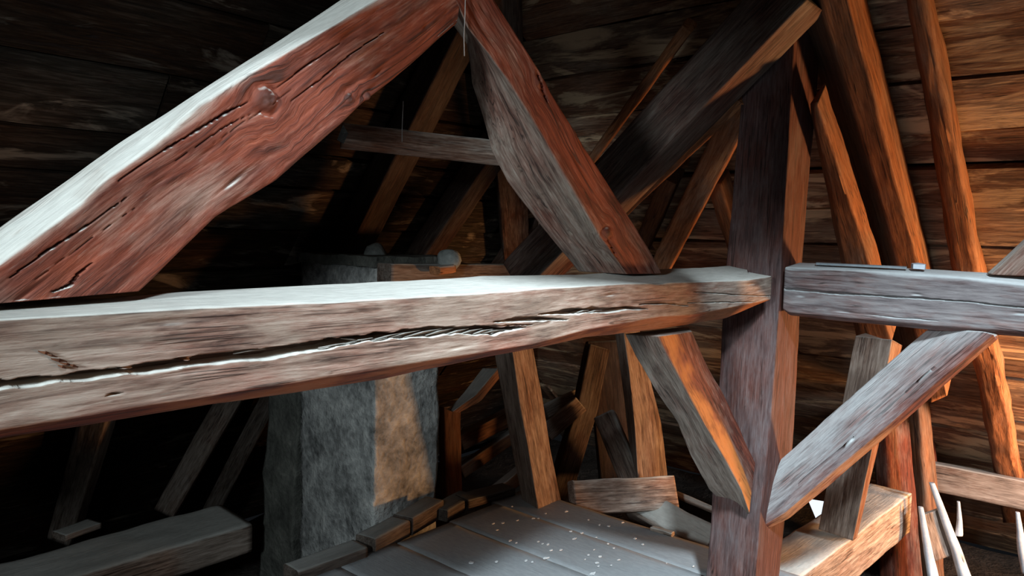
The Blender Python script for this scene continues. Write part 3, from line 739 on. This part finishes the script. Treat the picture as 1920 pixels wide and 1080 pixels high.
tag(o, 'thin horizontal bar running behind the two crossed upper braces', 'bar')
tagm = mesh_from('hanging_tag', [PD(643, 234, 2.5), PD(653, 250, 2.5), PD(644, 270, 2.5), PD(632, 262, 2.5)] + [PD(643, 234, 2.51), PD(653, 250, 2.51), PD(644, 270, 2.51), PD(632, 262, 2.51)],
                 [(0, 1, 2, 3), (7, 6, 5, 4), (0, 4, 5, 1), (1, 5, 6, 2), (2, 6, 7, 3), (3, 7, 4, 0)], False)
tag(link('paper_scrap', tagm, MST), 'small pale diamond-shaped scrap at the left end of the thin bar', 'scrap')
def thread(pts, r, name, label):
    P = resample(pts, 16); V = []; f = []
    for i, p in enumerate(P):
        for k in range(4):
            a = k * math.pi / 2; V.append(p + CR * r * math.cos(a) + FW * r * math.sin(a))
    for i in range(15):
        for k in range(4): f.append((i * 4 + k, i * 4 + (k + 1) % 4, (i + 1) * 4 + (k + 1) % 4, (i + 1) * 4 + k))
    return tag(link(name, mesh_from(name, V, f), MTH), label, 'string')
thread([PY(873, -20, YB - .006), PY(872, 30, YB - .006), PY(870, 70, YB - .005), PY(871, 105, YB - .006)], .0011, 'hanging_string', 'thin string hanging down the crossing of the two upper braces')
thread([PD(756, 190, 2.45), PD(754, 240, 2.45), PD(754, 266, 2.45)], .0015, 'hanging_string', 'thin dark string crossing the thin bar')

hz = lambda z: A([XE - (z - ZE) / SE - .13, YL - (z - ZL) / SL - .10, z])
o = bar('hip_rafter', hz(-.15), hz(2.3), .16, .16, (-.7, -.7, 0), MWB, n=40, grey=.3, tone=.4)
tag(o, 'dark hip rafter in the far roof corner where the two slopes meet', 'rafter')
# ------------------------------------------------------------------ dark strut and rafters left of the post
o = bar('hip_strut', PX(1500, -20, 2.385), PX(985, 520, 2.385), .17, .165, (-1, 0, 0), MW, n=80, m=8, r=.01, grey=[.6, .3, .4, .5], tone=.4)
tag(o, 'dark broad strut sloping down left from the top of the corner post', 'strut')
def on_end(px, py, off): n = unit([-SE, 0, -1]); return PN(px, py, A([XE, 0, ZE]) + n * off, n)
bs = [((1294, 46), (1106, 304), .16, .16, .055, 'thin orange-lit rafter high above the second upper brace', 1.0),
      ((1392, 172), (1150, 408), .31, .24, .085, 'slanting orange-lit rafter along the underside of the dark strut', 1.0),
      ((1408, 170), (1225, 530), .12, .12, .13, 'broad orange-brown rafter just left of the corner post', 1.1),
      ((1262, 325), (1200, 470), .08, .08, .10, 'short dim rafter between the dark strut and the broad orange rafter', .5),
      ((1345, 330), (1395, 500), .08, .08, .09, 'short dim rafter crossing behind the broad orange rafter', .5)]
for (a, b, da, db, w, lb, tn) in bs:
    o = bar('rafter', on_end(*a, da), on_end(*b, db), w * .8, w, (.1, -1, -.2), MWO, n=60, m=6, r=.008, grey=[.0, .1, .1, .2], tone=tn, hew=.004)
    tag(o, lb, 'rafter')
o = bar('peg', PD(1270, 316, 3.5), PD(1287, 304, 3.4), .03, .035, (0, -1, 0), MWO, n=12, r=.005, grey=0, tone=.8)
tag(o, 'small wooden peg sticking out below the slanting orange rafter', 'peg')
o = bar('peg', PD(1100, 290, 3.5), PD(1121, 292, 3.5), .03, .03, (0, -1, 0), MWO, n=12, r=.005, grey=0, tone=.8)
tag(o, 'small wooden peg at the foot of the thin high rafter', 'peg')
o = bar('far_board', PD(1280, 458, 4.9), PD(1362, 458, 4.9), .04, .13, (0, -.6, -.8), MWO, n=20, grey=.1, tone=.8)
tag(o, 'dim orange board seen low between the broad rafter and the post', 'board')

# ------------------------------------------------------------------ right side: rafters of the end slope, tie beam, struts
def rafter3(name, Lp, Mp, Rp, off, w, mat, label, **kw):
    n_ = unit([-SE, 0, -1])
    m_ = [on_end(x, y, off) for x, y in Mp]; r_ = [on_end(x, y, off) for x, y in Rp]; l_ = [on_end(x, y, off - w) for x, y in Lp]
    back = -A(n_) * w
    kw.setdefault('n', 90); kw.setdefault('m', [12, 14, 4, 4]); kw.setdefault('bow', 0)
    o = timber(name, [l_, m_, r_, [p + back for p in r_]], mat, **kw)
    return tag(o, label, 'rafter')
rafter3('rafter', [(1470, -40), (1498, 38), (1537, 149), (1576, 299), (1633, 496), (1672, 640), (1698, 745)],
        [(1525, -40), (1545, 38), (1580, 144), (1619, 270), (1667, 433), (1684, 500), (1725, 660), (1746, 755)],
        [(1580, -40), (1614, 87), (1643, 193), (1672, 308), (1701, 419), (1722, 498), (1756, 650), (1776, 742)], .20, .15, MWO,
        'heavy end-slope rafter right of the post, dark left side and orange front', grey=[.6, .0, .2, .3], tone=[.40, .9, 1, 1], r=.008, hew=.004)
rafter3('rafter', [(1519, 195), (1523, 231), (1550, 360), (1576, 491), (1607, 640)], [(1527, 195), (1531, 231), (1558, 360), (1584, 491), (1615, 640)],
        [(1532, 190), (1549, 241), (1590, 365), (1633, 496), (1672, 640)], .34, .10, MWO,
        'leaning orange rafter nearest to the right of the corner post', grey=[.2, .0, .2, .3], tone=[.8, 1.0, 1, 1], r=.008, hew=.004)
rafter3('rafter', [(1693, -30), (1698, 0), (1722, 125), (1746, 270), (1784, 500), (1832, 720), (1862, 880), (1880, 980)], [(1702, -30), (1706, 0), (1730, 125), (1754, 270), (1792, 506), (1838, 720), (1868, 880), (1886, 980)],
        [(1732, -30), (1739, 0), (1768, 135), (1802, 313), (1836, 506), (1880, 720), (1910, 880), (1926, 980)], .10, .09, MWO,
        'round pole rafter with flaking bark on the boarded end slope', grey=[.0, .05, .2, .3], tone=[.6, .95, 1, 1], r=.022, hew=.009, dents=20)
# eave plate and lower boards of the end slope
o = bar('wall_plate', (4.66, 1.1, -.06), (4.66, -1.6, -.06), .14, .15, (-1, 0, .15), MWB, n=60, m=8, r=.014, grey=.9, tone=1.1)
tag(o, 'pale wall plate beam along the right end eave', 'beam')
o = bar('tie_beam', (2.70, 1.09, -.165), (4.25, 1.01, -.165), .22, .215, (0, -1, 0), MWB, n=90, m=[14, 14, 5, 5], r=.012, grey=[.95, .8, .6, .6], tone=1.35, hew=.006)
tag(o, 'thick dusty tie beam end behind the foot of the post at lower right', 'beam')
o = strip3('eave_strut', [(1607, 620), (1603, 630), (1570, 800), (1533, 993)], [(1684, 626), (1672, 636), (1640, 820), (1598, 1014)],
           [(1706, 640), (1690, 655), (1648, 822), (1606, 1010)], ('x', 3.30), .0, MWB, 'upright grey strut standing on the tie beam, orange right side', r=.006)
bpy.data.objects.remove(o)
def quadstrut():
    xs = 3.30
    f1 = X([(1604, 630), (1570, 800), (1534, 992)], xs); f2 = X([(1673, 637), (1640, 820), (1599, 1014)], xs)
    b2 = X([(1692, 648), (1650, 822), (1607, 1008)], xs + .14); b1 = [p + A([.14, 0, 0]) for p in f1]
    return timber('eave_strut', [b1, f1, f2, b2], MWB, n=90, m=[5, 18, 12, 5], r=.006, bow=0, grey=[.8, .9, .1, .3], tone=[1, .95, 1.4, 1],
                  cracks=[dict(face=1, path=[PX(1600, 800, xs), PX(1585, 900, xs), PX(1575, 985, xs)], w=[.001, .003, .002], d=.006, up=(0, 1, 0))])
tag(quadstrut(), 'upright grey strut standing on the tie beam, orange right side', 'strut')
o = bar('back_post', PD(1690, 690, 4.30), PD(1712, 1120, 4.15), .10, .36, (-.55, -.83, 0), MW, n=60, m=8, r=.02, grey=[.1, .1, .1, .1], tone=.75)
tag(o, 'broad reddish upright behind the tie beam end', 'post')
o = bar('back_post', PD(1722, 740, 4.0), PD(1752, 1100, 3.9), .07, .10, (-.45, -.9, 0), MWO, n=60, m=6, r=.02, grey=.5, tone=.75)
tag(o, 'narrow warm brown upright beside the broad reddish upright', 'post')
for (pts, w, nm, lb) in (([(1747, 905), (1772, 975), (1795, 1035), (1815, 1100)], .055, 'pale_pole', 'pale whitish pole leaning at lower right, the longest of the pale pieces'),
                         ([(1726, 950), (1738, 1020), (1752, 1100)], .05, 'pale_pole', 'short bluish-white stick beside the broad reddish upright'),
                         ([(1797, 940), (1799, 975), (1797, 1004)], .03, 'pale_lath', 'small grey lath hanging in front of the right lower boards'),
                         ([(1908, 960), (1914, 1010), (1925, 1075)], .04, 'pale_pole', 'bright upright stick at the far right edge')):
    P = [PD(x, y, 3.7) for x, y in pts]
    ed = []
    for (i, j) in ((-1, 1), (1, 1), (1, -1), (-1, -1)): ed.append([p + (CR * i * w / 2 + A([-.65, -.75, 0]) * j * w / 2.6) * (.45 + .6 * kk / (len(P) - 1)) for kk, p in enumerate(P)])
    o = timber(nm, ed, MWH, n=40, m=4, nb=3, r=.014, bow=0, hew=.004, grain=0)
    tag(o, lb, 'pole')
o = bar('crumpled_sheet', PD(1742, 960, 3.72), PD(1768, 1045, 3.72), .02, .10, (-.65, -.75, 0), MWB, n=24, r=.008, grey=1, tone=.9, hew=.012)
tag(o, 'greyish board fragment between the two pale poles', 'board')
# daylight slot at the eave
slot = mesh_from('window_1', [PD(1514, 935, 4.3), PD(1545, 940, 4.3), PD(1540, 985, 4.3), PD(1533, 980, 4.3)], [(0, 1, 2, 3)], False)
mE, tE = new_mat('sky_gap'); em = tE.n('ShaderNodeEmission'); em.inputs[0].default_value = (.86, .94, 1, 1); em.inputs[1].default_value = 1.1
ou = tE.n('ShaderNodeOutputMaterial'); tE.l(em.outputs[0], ou.inputs[0])
tag(link('window_1', slot, mE), kind='structure')
# things lying on the right rail
def slab(name, pts, thick, mat, label, cat):
    P = [A(p) for p in pts]; n = len(P); V = P + [p + A([0, 0, thick]) for p in P]
    f = [tuple(range(n - 1, -1, -1)), tuple(range(n, 2 * n))] + [(k, (k + 1) % n, n + (k + 1) % n, n + k) for k in range(n)]
    return tag(link(name, mesh_from(name, V, f, False), mat), label, cat)
zt = PX(1700, 505, XF + .10)[2]
q = lambda px, y, dx: PX(px, y, XF + dx)
slab('thin_lath', [q(1530, 496.5, .05), q(1700, 504.5, .05), q(1700, 503, .09), q(1530, 495, .09)],   .006, MLT, 'thin flat bluish lath lying on top of the shorter rail', 'lath')
slab('glass_shard', [q(1712, 504, .04), q(1734, 505, .05), q(1736, 504, .09), q(1722, 501, .11), q(1708, 502, .09)], .014, MWH, 'small pale blue shard on the shorter rail', 'shard')
